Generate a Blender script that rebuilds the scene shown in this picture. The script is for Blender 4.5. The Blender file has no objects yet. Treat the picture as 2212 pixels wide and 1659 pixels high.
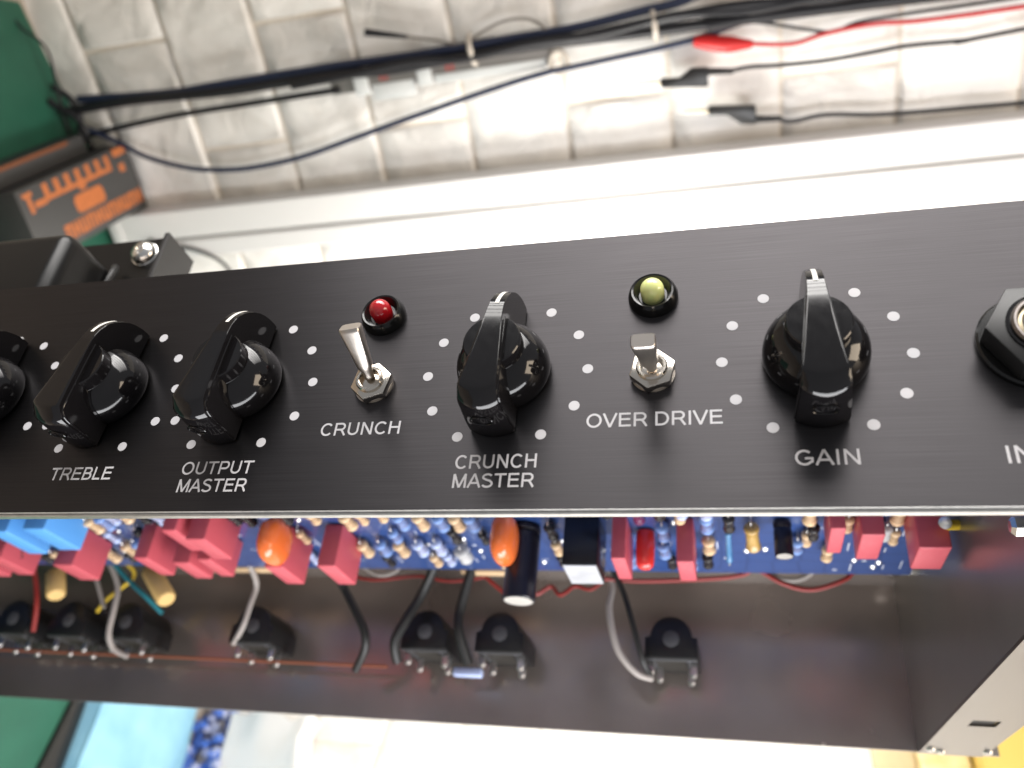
import bpy, bmesh, math, random
from mathutils import Vector, Matrix, Quaternion, noise
random.seed(7)

# ---------------------------------------------------------------- frame of reference
# Everything is measured in millimetres in the chassis' own axes:
#   u along the front panel (this is UP in the room: the chassis stands on its end on the bench),
#   v across the front panel, n out of the front panel.  Bench top is u = -545.
UB = -545.0
def W(u, v, n): return Vector((v, n, u - UB)) * 0.001
def D(u, v, n): return Vector((v, n, u))

scene = bpy.context.scene
COL = scene.collection

# ---------------------------------------------------------------- camera
CAM = (-15.952, -92.399, 139.699)
fwd = D(-0.249564, 0.522777, -0.815121).normalized()
upv = D(0.043554, 0.846964, 0.529864).normalized()
rgt = fwd.cross(upv).normalized(); upv = rgt.cross(fwd)
cd = bpy.data.cameras.new("camera"); cam = bpy.data.objects.new("camera", cd); COL.objects.link(cam)
m = Matrix((rgt, upv, -fwd)).transposed().to_4x4(); m.translation = W(*CAM); cam.matrix_world = m
cd.sensor_fit = 'HORIZONTAL'; cd.sensor_width = 36.0; cd.lens = 1814.38 / 2212 * 36
cd.clip_start = 0.005; cd.clip_end = 20
cd.dof.use_dof = True; cd.dof.focus_distance = 0.180; cd.dof.aperture_fstop = 15.5
scene.camera = cam

# ---------------------------------------------------------------- world, lamps, exposure
world = bpy.data.worlds.new("World"); scene.world = world; world.use_nodes = True
bg = world.node_tree.nodes["Background"]; bg.inputs[0].default_value = (0.93, 0.95, 1.0, 1); bg.inputs[1].default_value = 0.34

def area(name, loc, target, sx, sy, power, col, roll_u=True):
    ld = bpy.data.lights.new(name, 'AREA'); ld.shape = 'RECTANGLE'; ld.size = sx / 1000; ld.size_y = sy / 1000
    ld.energy = power; ld.color = col
    o = bpy.data.objects.new(name, ld); COL.objects.link(o)
    z = (W(*loc) - W(*target)).normalized()
    x = D(1, 0, 0); x = (x - z * x.dot(z)).normalized(); y = z.cross(x)
    mm = Matrix((x, y, z)).transposed().to_4x4(); mm.translation = W(*loc); o.matrix_world = mm
    return o
# a bank of five tubes off to the side of the panel's upper edge
for k in range(5):
    tl = area("tube_lamp", (0, 460 - 25 * k, 190 + 55 * k), (-40, 0, 0), 680, 49, 0.36, (1.0, 0.97, 0.94)); tl.data.spread = math.radians(85)
# warm ceiling light (the room's ceiling lies towards +u)
area("ceiling_lamp", (1300, -100, 250), (0, 100, -200), 700, 700, 13.0, (1.0, 0.82, 0.62))
# added unseen fill lamp for wall bounce falling into the chassis's open side
area("bounce_fill", (60, -420, -150), (-70, 0, -140), 700, 260, 6.0, (0.98, 0.98, 1.0))
# work lamp in the corner behind the chassis
pl = bpy.data.lights.new("work_lamp", 'POINT'); pl.energy = 4.6; pl.shadow_soft_size = 0.06; pl.color = (1.0, 0.98, 0.93)
plo = bpy.data.objects.new("work_lamp", pl); plo.location = W(-95, 185, -390); COL.objects.link(plo)

vs = scene.view_settings
vs.view_transform = 'Standard'; vs.look = 'None'; vs.exposure = 0.0; vs.gamma = 1.0; vs.use_curve_mapping = False
scene.cycles.use_denoising = True
scene.cycles.max_bounces = 8

# ---------------------------------------------------------------- materials
MAT = {}
def mat(name, col, rough=0.5, metal=0.0, spec=0.5, coat=0.0, trans=0.0, noise_scale=None, noise_amt=0.0, col2=None,
        bump=0.0, bump_scale=200.0, stretch=None, ior=1.45, rough_var=0.0, detail=4.0, sss=0.0, coat_rough=0.05):
    m = bpy.data.materials.new(name); m.use_nodes = True
    nt = m.node_tree; b = nt.nodes["Principled BSDF"]
    b.inputs["Base Color"].default_value = (*col, 1); b.inputs["Roughness"].default_value = rough
    b.inputs["Metallic"].default_value = metal; b.inputs["Specular IOR Level"].default_value = spec
    b.inputs["Coat Weight"].default_value = coat; b.inputs["Coat Roughness"].default_value = coat_rough
    b.inputs["Transmission Weight"].default_value = trans; b.inputs["IOR"].default_value = ior
    if sss: b.inputs["Subsurface Weight"].default_value = sss; b.inputs["Subsurface Radius"].default_value = (0.002, 0.001, 0.0008)
    if noise_scale or bump or rough_var:
        tc = nt.nodes.new("ShaderNodeTexCoord"); mp = nt.nodes.new("ShaderNodeMapping")
        nt.links.new(tc.outputs["Object"], mp.inputs["Vector"])
        if stretch: mp.inputs["Scale"].default_value = stretch
    if noise_scale:
        n1 = nt.nodes.new("ShaderNodeTexNoise"); n1.inputs["Scale"].default_value = noise_scale; n1.inputs["Detail"].default_value = detail
        nt.links.new(mp.outputs[0], n1.inputs["Vector"])
        rp = nt.nodes.new("ShaderNodeValToRGB"); rp.color_ramp.elements[0].position = 0.5 - 0.25; rp.color_ramp.elements[1].position = 0.75
        c2 = col2 if col2 else tuple(x * (1 - noise_amt) for x in col)
        rp.color_ramp.elements[0].color = (*c2, 1); rp.color_ramp.elements[1].color = (*col, 1)
        nt.links.new(n1.outputs[0], rp.inputs[0]); nt.links.new(rp.outputs[0], b.inputs["Base Color"])
    if rough_var:
        n3 = nt.nodes.new("ShaderNodeTexNoise"); n3.inputs["Scale"].default_value = bump_scale; n3.inputs["Detail"].default_value = 3
        nt.links.new(mp.outputs[0], n3.inputs["Vector"])
        mr = nt.nodes.new("ShaderNodeMapRange"); mr.inputs[3].default_value = max(0, rough - rough_var); mr.inputs[4].default_value = rough + rough_var
        nt.links.new(n3.outputs[0], mr.inputs[0]); nt.links.new(mr.outputs[0], b.inputs["Roughness"])
    if bump:
        n2 = nt.nodes.new("ShaderNodeTexNoise"); n2.inputs["Scale"].default_value = bump_scale; n2.inputs["Detail"].default_value = 5
        nt.links.new(mp.outputs[0], n2.inputs["Vector"])
        bp = nt.nodes.new("ShaderNodeBump"); bp.inputs["Strength"].default_value = bump; bp.inputs["Distance"].default_value = 0.0005
        nt.links.new(n2.outputs[0], bp.inputs["Height"]); nt.links.new(bp.outputs[0], b.inputs["Normal"])
    MAT[name] = m
    return m

# brushed black panel: brushing runs along u (world z)
def panel_material():
    m = bpy.data.materials.new("panel_black"); m.use_nodes = True; nt = m.node_tree; b = nt.nodes["Principled BSDF"]
    b.inputs["Metallic"].default_value = 1.0; b.inputs["Anisotropic"].default_value = 0.75
    tg = nt.nodes.new("ShaderNodeTangent"); tg.direction_type = 'RADIAL'; tg.axis = 'Z'; nt.links.new(tg.outputs[0], b.inputs["Tangent"])
    tc = nt.nodes.new("ShaderNodeTexCoord"); mp = nt.nodes.new("ShaderNodeMapping"); mp.inputs["Scale"].default_value = (4200, 1200, 42)
    nt.links.new(tc.outputs["Object"], mp.inputs["Vector"])
    n1 = nt.nodes.new("ShaderNodeTexNoise"); n1.inputs["Scale"].default_value = 1.0; n1.inputs["Detail"].default_value = 5
    nt.links.new(mp.outputs[0], n1.inputs["Vector"])
    rp = nt.nodes.new("ShaderNodeValToRGB"); e = rp.color_ramp.elements
    e[0].position = 0.3; e[0].color = (0.057, 0.054, 0.056, 1); e[1].position = 0.7; e[1].color = (0.071, 0.067, 0.070, 1)
    nt.links.new(n1.outputs[0], rp.inputs[0]); nt.links.new(rp.outputs[0], b.inputs["Base Color"])
    # large soft handling marks change only the gloss
    n2 = nt.nodes.new("ShaderNodeTexNoise"); n2.inputs["Scale"].default_value = 14; n2.inputs["Detail"].default_value = 3; nt.links.new(tc.outputs["Object"], n2.inputs["Vector"])
    ad = nt.nodes.new("ShaderNodeMath"); ad.operation = 'MULTIPLY_ADD'; ad.inputs[1].default_value = 0.10; ad.inputs[2].default_value = 0.40
    nt.links.new(n2.outputs[0], ad.inputs[0]); nt.links.new(ad.outputs[0], b.inputs["Roughness"])
    bp = nt.nodes.new("ShaderNodeBump"); bp.inputs["Strength"].default_value = 0.012; bp.inputs["Distance"].default_value = 0.0005
    nt.links.new(n1.outputs[0], bp.inputs["Height"]); nt.links.new(bp.outputs[0], b.inputs["Normal"])
    MAT["panel_black"] = m
panel_material()
mat("cut_edge", (0.68, 0.67, 0.65), 0.38, metal=1.0, noise_scale=900, noise_amt=0.3)
mat("steel_lip", (0.80, 0.79, 0.76), 0.30, metal=1.0, noise_scale=600, noise_amt=0.15)
mat("print_grey", (0.56, 0.55, 0.565), 0.55, spec=0.3)
mat("knob_black", (0.0055, 0.005, 0.0055), 0.09, spec=0.55, rough_var=0.04, bump_scale=500)
mat("indicator_white", (0.75, 0.73, 0.68), 0.35)
mat("nickel", (0.66, 0.61, 0.54), 0.16, metal=1.0)
mat("nickel_dark", (0.58, 0.53, 0.48), 0.30, metal=1.0)
mat("bushing_dark", (0.20, 0.18, 0.17), 0.3, metal=1.0)
mat("nut_black", (0.012, 0.012, 0.012), 0.42)
mat("bore_dark", (0.02, 0.018, 0.015), 0.5)
mat("bezel_black", (0.008, 0.008, 0.008), 0.16)
mat("led_red", (0.42, 0.008, 0.014), 0.07, coat=0.8, sss=0.25)
mat("led_green", (0.80, 0.84, 0.34), 0.10, coat=0.7, sss=0.25)
mat("jack_black", (0.009, 0.009, 0.0095), 0.38, bump=0.05, bump_scale=900)
mat("chassis_inner", (0.43, 0.375, 0.34), 0.23, metal=0.72, rough_var=0.14, bump_scale=26, noise_scale=16, col2=(0.27, 0.235, 0.212))
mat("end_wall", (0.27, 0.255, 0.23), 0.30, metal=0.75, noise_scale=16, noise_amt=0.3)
mat("flange_steel", (0.22, 0.20, 0.18), 0.28, metal=1.0)
mat("plastic_black", (0.010, 0.010, 0.010), 0.32)
mat("jack_recess", (0.07, 0.07, 0.075), 0.5)
mat("silk_white", (0.62, 0.64, 0.70), 0.5)
mat("solder", (0.62, 0.61, 0.60), 0.34, metal=1.0)
mat("strip_brown", (0.19, 0.06, 0.03), 0.5)
mat("cap_red", (0.50, 0.088, 0.112), 0.36, spec=0.45, bump=0.03, bump_scale=700)
mat("cap_blue", (0.10, 0.33, 0.72), 0.38)
mat("cap_orange", (0.72, 0.15, 0.035), 0.16, coat=0.5)
mat("cap_print", (0.05, 0.02, 0.02), 0.5)
mat("epoxy", (0.18, 0.03, 0.03), 0.5)
mat("relay_black", (0.006, 0.006, 0.009), 0.25)
mat("relay_label", (0.46, 0.47, 0.50), 0.45, noise_scale=160, noise_amt=0.3)
mat("elco_sleeve", (0.010, 0.009, 0.016), 0.28)
mat("aluminium", (0.82, 0.82, 0.82), 0.33, metal=1.0)
mat("res_tan", (0.62, 0.44, 0.26), 0.35, coat=0.3)
mat("res_blue", (0.16, 0.27, 0.55), 0.30, coat=0.4)
mat("res_pale", (0.40, 0.48, 0.72), 0.35, coat=0.3)
mat("res_grey", (0.44, 0.44, 0.44), 0.4)
mat("res_dark", (0.02, 0.018, 0.02), 0.25)
mat("res_gold", (0.40, 0.25, 0.07), 0.28, coat=0.4)
mat("cyl_tan", (0.60, 0.40, 0.15), 0.5)
mat("neon_red", (0.62, 0.035, 0.03), 0.12, coat=0.6)
mat("neon_dark", (0.10, 0.02, 0.07), 0.2, coat=0.5)
mat("thin_blue", (0.05, 0.17, 0.34), 0.2, coat=0.5)
mat("band", (0.12, 0.04, 0.02), 0.4)
mat("wire_grey", (0.30, 0.27, 0.25), 0.45)
mat("wire_black", (0.010, 0.010, 0.010), 0.45)
mat("wire_red", (0.22, 0.018, 0.015), 0.4)
mat("wire_teal", (0.015, 0.16, 0.20), 0.4)
mat("wire_yellow", (0.55, 0.38, 0.03), 0.4)
mat("cable_black", (0.013, 0.013, 0.016), 0.45)
mat("cable_navy", (0.018, 0.026, 0.060), 0.42)
mat("cable_grey", (0.22, 0.20, 0.18), 0.5)
mat("clip_red", (0.55, 0.02, 0.02), 0.40)
mat("lead_red", (0.50, 0.03, 0.035), 0.45)
mat("brass_pin", (0.40, 0.34, 0.24), 0.4, metal=1.0)
mat("caliper_steel", (0.30, 0.29, 0.28), 0.4, metal=0.7)
mat("caliper_pale", (0.62, 0.64, 0.64), 0.35)
mat("mark_red", (0.50, 0.05, 0.04), 0.5)
mat("clear_clip", (0.55, 0.50, 0.44), 0.3)
mat("trunking_white", (0.72, 0.71, 0.70), 0.42, spec=0.4)
mat("mortar", (0.76, 0.69, 0.60), 0.85)
mat("bench_top", (0.42, 0.36, 0.30), 0.55, noise_scale=14, noise_amt=0.2)
mat("mat_green", (0.020, 0.118, 0.075), 0.55, noise_scale=30, noise_amt=0.25)
mat("box_black", (0.055, 0.055, 0.056), 0.5, bump=0.05, bump_scale=400)
mat("print_orange", (0.52, 0.16, 0.05), 0.5, noise_scale=260, noise_amt=0.25)
mat("stripe_brown", (0.20, 0.065, 0.025), 0.5)
mat("bag_blue", (0.30, 0.56, 0.70), 0.40, noise_scale=30, col2=(0.18, 0.40, 0.56))
mat("bits_blue", (0.06, 0.15, 0.52), 0.35)
mat("bits_pale", (0.36, 0.40, 0.58), 0.3, coat=0.5)
mat("bag_clear", (0.62, 0.61, 0.60), 0.18, spec=0.6, coat=0.5)
mat("yellow_card", (0.60, 0.42, 0.10), 0.45)
mat("packet_yellow", (0.62, 0.44, 0.14), 0.25, coat=0.4, noise_scale=45, col2=(0.80, 0.70, 0.45))
mat("cream_card", (0.66, 0.52, 0.30), 0.5, noise_scale=30, noise_amt=0.35)
mat("transformer_black", (0.006, 0.006, 0.006), 0.28, spec=0.35)
mat("lamination", (0.012, 0.011, 0.011), 0.5)
mat("bolt_zinc", (0.72, 0.71, 0.68), 0.22, metal=1.0)
mat("beige_card", (0.30, 0.25, 0.22), 0.6)

# white foam brick: faint grey smudges are part of the print on the foam
def brick_material():
    m = bpy.data.materials.new("foam_brick"); m.use_nodes = True; nt = m.node_tree; b = nt.nodes["Principled BSDF"]
    b.inputs["Roughness"].default_value = 0.55; b.inputs["Specular IOR Level"].default_value = 0.35
    tc = nt.nodes.new("ShaderNodeTexCoord")
    n1 = nt.nodes.new("ShaderNodeTexNoise"); n1.inputs["Scale"].default_value = 16; n1.inputs["Detail"].default_value = 6; n1.inputs["Roughness"].default_value = 0.6
    n1.inputs["Distortion"].default_value = 1.2
    nt.links.new(tc.outputs["Object"], n1.inputs["Vector"])
    rp = nt.nodes.new("ShaderNodeValToRGB"); e = rp.color_ramp.elements
    e[0].position = 0.30; e[0].color = (0.72, 0.69, 0.65, 1); e[1].position = 0.55; e[1].color = (0.86, 0.84, 0.81, 1)
    nt.links.new(n1.outputs[0], rp.inputs[0]); nt.links.new(rp.outputs[0], b.inputs["Base Color"])
    n2 = nt.nodes.new("ShaderNodeTexNoise"); n2.inputs["Scale"].default_value = 30; n2.inputs["Detail"].default_value = 6; n2.inputs["Distortion"].default_value = 0.8
    nt.links.new(tc.outputs["Object"], n2.inputs["Vector"])
    bp = nt.nodes.new("ShaderNodeBump"); bp.inputs["Strength"].default_value = 0.6; bp.inputs["Distance"].default_value = 0.006
    nt.links.new(n2.outputs[0], bp.inputs["Height"]); nt.links.new(bp.outputs[0], b.inputs["Normal"])
    MAT["foam_brick"] = m
brick_material()

# blue solder mask with copper traces running under it
def pcb_material():
    m = bpy.data.materials.new("pcb_blue"); m.use_nodes = True; nt = m.node_tree; b = nt.nodes["Principled BSDF"]
    b.inputs["Roughness"].default_value = 0.30; b.inputs["Coat Weight"].default_value = 1.0; b.inputs["Coat Roughness"].default_value = 0.10
    tc = nt.nodes.new("ShaderNodeTexCoord"); mp = nt.nodes.new("ShaderNodeMapping")
    mp.inputs["Scale"].default_value = (1, 1, 1); mp.inputs["Rotation"].default_value = (math.radians(90), 0, math.radians(90))
    nt.links.new(tc.outputs["Object"], mp.inputs["Vector"])
    vo = nt.nodes.new("ShaderNodeTexVoronoi"); vo.feature = 'DISTANCE_TO_EDGE'; vo.inputs["Scale"].default_value = 110; vo.inputs["Randomness"].default_value = 0.35
    nt.links.new(tc.outputs["Object"], vo.inputs["Vector"])
    rp = nt.nodes.new("ShaderNodeValToRGB"); e = rp.color_ramp.elements
    e[0].position = 0.03; e[0].color = (0.022, 0.050, 0.165, 1); e[1].position = 0.06; e[1].color = (0.030, 0.068, 0.215, 1)
    nt.links.new(vo.outputs[0], rp.inputs[0]); nt.links.new(rp.outputs[0], b.inputs["Base Color"])
    MAT["pcb_blue"] = m
pcb_material()

# ---------------------------------------------------------------- mesh helpers (all in u, v, n millimetres)
class MB:
    def __init__(self): self.bm = bmesh.new()
    def box(self, u0, u1, v0, v1, n0, n1, bevel=0.0, seg=2):
        b = bmesh.new()
        r = bmesh.ops.create_cube(b, size=1.0)
        for v in b.verts:
            v.co = Vector(((u0 + u1) / 2 + v.co.x * (u1 - u0), (v0 + v1) / 2 + v.co.y * (v1 - v0), (n0 + n1) / 2 + v.co.z * (n1 - n0)))
        if bevel > 0:
            bmesh.ops.bevel(b, geom=list(b.edges), offset=bevel, segments=seg, affect='EDGES', profile=0.5)
        self.merge(b); return self
    def merge(self, b, mtx=None):
        if mtx is not None: b.transform(mtx)
        me = bpy.data.meshes.new("tmp"); b.to_mesh(me); b.free(); self.bm.from_mesh(me); bpy.data.meshes.remove(me)
    def lathe(self, prof, o, axis, seg=28, close=True):
        """prof: list of (radius, height along axis)."""
        o = Vector(o); z = Vector(axis).normalized()
        x = Vector((1, 0, 0)) if abs(z.x) < 0.9 else Vector((0, 1, 0))
        x = (x - z * x.dot(z)).normalized(); y = z.cross(x)
        bm = self.bm; rings = []
        for r, h in prof:
            if r < 1e-6: rings.append([bm.verts.new(o + z * h)])
            else: rings.append([bm.verts.new(o + z * h + (x * math.cos(2 * math.pi * k / seg) + y * math.sin(2 * math.pi * k / seg)) * r) for k in range(seg)])
        for a, b in zip(rings, rings[1:]):
            for k in range(seg):
                k2 = (k + 1) % seg
                if len(a) == 1 and len(b) == 1: continue
                if len(a) == 1: bm.faces.new((a[0], b[k2], b[k])) if False else bm.faces.new((a[0], b[k], b[k2])[::-1])
                elif len(b) == 1: bm.faces.new((a[k], a[k2], b[0]))
                else: bm.faces.new((a[k], a[k2], b[k2], b[k]))
        if close:
            if len(rings[0]) > 1: bm.faces.new(rings[0][::-1])
            if len(rings[-1]) > 1: bm.faces.new(rings[-1])
        return self
    def tube(self, pts, r, seg=10, sub=6, caps=True):
        P = [Vector(p) for p in pts]
        if sub > 1 and len(P) > 2:
            Q = []
            for i in range(len(P) - 1):
                p0 = P[max(i - 1, 0)]; p1 = P[i]; p2 = P[i + 1]; p3 = P[min(i + 2, len(P) - 1)]
                for k in range(sub):
                    t = k / sub
                    Q.append(0.5 * ((2 * p1) + (-p0 + p2) * t + (2 * p0 - 5 * p1 + 4 * p2 - p3) * t * t + (-p0 + 3 * p1 - 3 * p2 + p3) * t ** 3))
            Q.append(P[-1]); P = Q
        bm = self.bm; rings = []
        t0 = (P[1] - P[0]).normalized(); nx = t0.orthogonal().normalized()
        for i, p in enumerate(P):
            t = (P[min(i + 1, len(P) - 1)] - P[max(i - 1, 0)]).normalized()
            nx = (nx - t * nx.dot(t)).normalized(); ny = t.cross(nx)
            rr = r(i / (len(P) - 1)) if callable(r) else r
            rings.append([bm.verts.new(p + (nx * math.cos(2 * math.pi * k / seg) + ny * math.sin(2 * math.pi * k / seg)) * rr) for k in range(seg)])
        for a, b in zip(rings, rings[1:]):
            for k in range(seg):
                k2 = (k + 1) % seg; bm.faces.new((a[k], a[k2], b[k2], b[k]))
        if caps: bm.faces.new(rings[0][::-1]); bm.faces.new(rings[-1])
        return self
    def prism(self, poly, o, ex, ey, ez, depth, bevel=0.0, seg=2):
        o, ex, ey, ez = Vector(o), Vector(ex), Vector(ey), Vector(ez)
        b = bmesh.new()
        lo = [b.verts.new(o + ex * x + ey * y) for x, y in poly]; hi = [b.verts.new(o + ex * x + ey * y + ez * depth) for x, y in poly]
        b.faces.new(lo[::-1]); top = b.faces.new(hi); nn = len(poly)
        for k in range(nn): b.faces.new((lo[k], lo[(k + 1) % nn], hi[(k + 1) % nn], hi[k]))
        bmesh.ops.recalc_face_normals(b, faces=list(b.faces))
        if bevel > 0: bmesh.ops.bevel(b, geom=list(b.edges), offset=bevel, segments=seg, affect='EDGES', profile=0.5)
        self.merge(b); return self
    def ellipsoid(self, c, r, seg=24, rings=14, power=1.0):
        b = bmesh.new(); bmesh.ops.create_uvsphere(b, u_segments=seg, v_segments=rings, radius=1.0)
        for v in b.verts:
            q = [math.copysign(abs(t) ** power, t) for t in v.co]
            v.co = Vector((c[0] + q[0] * r[0], c[1] + q[1] * r[1], c[2] + q[2] * r[2]))
        self.merge(b); return self
    def build(self, name, material, parent=None, origin=(0, 0, 0), smooth=True, angle=35, mats=None, mat_fn=None, recalc=True):
        bm = self.bm; o = W(*origin)
        if recalc: bmesh.ops.recalc_face_normals(bm, faces=list(bm.faces))
        if mat_fn:
            for f in bm.faces: f.material_index = mat_fn(f)
        for v in bm.verts: v.co = W(*v.co) - o
        me = bpy.data.meshes.new(name); bm.to_mesh(me); bm.free()
        me.materials.append(MAT[material])
        for x in (mats or []): me.materials.append(MAT[x])
        if smooth:
            for p in me.polygons: p.use_smooth = True
            me.set_sharp_from_angle(angle=math.radians(angle))
        ob = bpy.data.objects.new(name, me); COL.objects.link(ob)
        if parent is not None: ob.parent = parent
        else: ob.location = o
        return ob

def tag(o, label=None, cat=None, group=None, kind=None):
    if label: o["label"] = label
    if cat: o["category"] = cat
    if group: o["group"] = group
    if kind: o["kind"] = kind
    return o
def empty(name, origin):
    e = bpy.data.objects.new(name, None); e.location = W(*origin); e.empty_display_size = 0.01; COL.objects.link(e); return e

# ================================================================ SETTING: two walls of foam brick, bench
AN = Vector((0, -0.893, 0.450)).normalized(); AD = -498.46; AW = Vector((0, -0.450, -0.893)).normalized()   # wall beside the panel
BN = Vector((0, 0.450, 0.893)).normalized(); BD = -594.62; BW = Vector((0, 0.893, -0.450)).normalized()     # wall beyond the open side
EU = Vector((1, 0, 0))
def onA(u, w, off=0.0): return EU * u + AW * w + AN * (AD + off)
def onB(u, w, off=0.0): return EU * u + BW * w + BN * (BD + off)
CW_A = -BD   # distance along the wall to the room's corner
def wall(name, fn, w0, w1, nrm, wd):
    mb = MB(); bm = mb.bm
    vs_ = [bm.verts.new(fn(u, w, o)) for u, w, o in ((UB - 60, w0, -0.0), (420, w0, 0), (420, w1, 0), (UB - 60, w1, 0), (UB - 60, w0, -30), (420, w0, -30), (420, w1, -30), (UB - 60, w1, -30))]
    for q in ((0, 1, 2, 3), (4, 5, 6, 7), (0, 1, 5, 4), (1, 2, 6, 5), (2, 3, 7, 6), (3, 0, 4, 7)): bm.faces.new([vs_[i] for i in q])
    ob = mb.build(name, "mortar", None, (UB, 0, 0), smooth=False)
    tag(ob, kind="structure"); return ob
def brick(parent, fn, u0, u1, w0, w1, seed):
    nu, nw = 8, 14; bm = bmesh.new(); rows = []
    gap = 1.5; u0 += gap; u1 -= gap; w0 += gap; w1 -= gap
    for i in range(nu + 1):
        row = []
        for j in range(nw + 1):
            ea, eb = 2.2 / (u1 - u0), 2.2 / (w1 - w0)
            a = 0.0 if i == 0 else 1.0 if i == nu else ea + (1 - 2 * ea) * (i - 1) / (nu - 2)
            b = 0.0 if j == 0 else 1.0 if j == nw else eb + (1 - 2 * eb) * (j - 1) / (nw - 2)
            u = u0 + (u1 - u0) * a; w = w0 + (w1 - w0) * b
            e = min(a, 1 - a) * (u1 - u0); f = min(b, 1 - b) * (w1 - w0); d = min(e, f)
            h = 2.4 if d > 0.01 else 0.0
            if d > 0.01: h += 2.4 * noise.noise(Vector((u * 0.030 + seed * 7.1, w * 0.022, seed * 1.7))) + 1.2 * noise.noise(Vector((u * 0.09, w * 0.09, seed * 3.3)))
            jx = 0.9 * noise.noise(Vector((u * 0.05, w * 0.05, seed)))
            row.append(bm.verts.new(fn(u + jx, w + jx, max(h, -0.5) if d > 0.01 else 0.2)))
        rows.append(row)
    for i in range(nu):
        for j in range(nw): bm.faces.new((rows[i][j], rows[i + 1][j], rows[i + 1][j + 1], rows[i][j + 1]))
    mb = MB(); mb.bm.free(); mb.bm = bm
    ob = mb.build("brick", "foam_brick", parent, (UB, 0, 0), angle=46, recalc=False)
    n_avg = sum((p.normal for p in ob.data.polygons), Vector())
    return ob
wall_a = wall("wall_left", onA, -330, CW_A - 1, AN, AW); wall_b = wall("wall_right", onB, -420, AD * -1 - 1, BN, BW)
BH, BL = 77.3, 178.0
sd = 0
for r in range(13):
    u0 = -512 + BH * (r - 1); off = -34 if r % 2 == 1 else 55
    for k in range(-2, 4):
        sd += 1
        w0 = off + BL * k
        if w0 + BL < -260: continue
        brick(wall_a, onA, max(u0, UB - 20), u0 + BH, w0, min(w0 + BL, CW_A - 12), sd)
for r in range(13):
    u0 = -512 + BH * (r - 1); off = -120 if r % 2 == 1 else -31
    for k in range(-1, 3):
        sd += 1
        w0 = off + BL * k
        brick(wall_b, onB, max(u0, UB - 20), u0 + BH, w0, w0 + BL, sd + 60)

# bench top
mb = MB(); mb.box(UB - 40, UB - 2, -700, 760, -760, 500)
bench = mb.build("workbench", "bench_top", None, (UB, 0, 0), smooth=False); tag(bench, kind="structure")

# ================================================================ THE AMPLIFIER
amp = empty("amplifier_chassis", (UB, 0, -100))
tag(amp, "black guitar amplifier chassis standing on end with knobs, open wiring side and blue circuit board", "amplifier")
AO = (UB, 0, -100)
def apart(mb, name, material, parent=None, **k): return mb.build(name, material, parent or amp, AO, **k)

# --- front panel (black brushed sheet, bare metal on the cut edge)
V0, V1 = -30.4, 34.96
mb = MB(); mb.box(UB, 74, V0, V1, -1.1, 0, 0.12, 1)
panel = apart(mb, "front_panel", "panel_black", mats=["cut_edge"], mat_fn=lambda f: 1 if f.normal.y < -0.9 else 0, smooth=False)
mb = MB(); mb.box(UB, 72, V0 - 0.55, V1 - 0.8, -2.6, -1.15, 0.1, 1)
apart(mb, "chassis_front", "steel_lip", smooth=False)
mb = MB(); mb.box(UB, 46, 33.0, 34.0, -222, -2.7); apart(mb, "chassis_base", "chassis_inner", smooth=False)
mb = MB(); mb.box(UB, 73.4, -30.4, 34.0, -223.3, -222); apart(mb, "rear_panel", "chassis_inner", smooth=False)
mb = MB(); mb.box(46, 47.0, -30.0, 34.0, -221.9, -2.7); endw = apart(mb, "end_wall", "end_wall", smooth=False)
mb = MB(); mb.box(UB, UB + 1, -30, 32.9, -221.9, -2.7); apart(mb, "end_wall", "end_wall", smooth=False)
# outward flange with its slot
mb = MB()
for b_ in ((46.0, 67.6, -31.0, -30.05, -160, -2.7), (46.0, 67.6, -31.0, -30.05, -221.9, -169), (46.0, 52.6, -31.0, -30.05, -169, -160), (60.6, 67.6, -31.0, -30.05, -169, -160), (66.4, 67.6, -30.05, -26, -221.9, -2.7)):
    mb.box(*b_)
fl = apart(mb, "flange", "flange_steel", smooth=False)
mb = MB(); mb.box(52.6, 60.6, -30.0, -29.4, -169, -160); apart(mb, "slot", "bore_dark", fl, smooth=False)
for uu, nn in ((48.6, -211.0), (52.5, -214.5), (67.0, -210.5)):
    mb = MB(); mb.lathe([(1.6, 0), (1.5, 0.7), (0.9, 1.1), (0, 1.2)], (uu, -31.05, nn), (0, -1, 0), 14); apart(mb, "rivet", "bolt_zinc", fl)

# --- dial dots
def dot(u, v):
    mb = MB(); mb.lathe([(1.1, 0.015), (1.1, 0.05), (0, 0.05)], (u, v, 0), (0, 0, 1), 24)
    return apart(mb, "dial_dot", "print_grey", panel, smooth=False)
KN = [(0.0, 0.0, 0.0), (-60.29, 0.0, 5.5), (-121.2, 0.04, 9.5), (-155.86, 0.04, 11.0), (-190.8, 0.04, 8.0)]
for ku, kv, rot in KN:
    for a in range(-150, 151, 30):
        x, y = ku + 17.05 * math.sin(math.radians(a)), kv + 17.05 * math.cos(math.radians(a))
        if x > -199 and not (a == -90 and ku < -100): dot(x, y)

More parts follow.
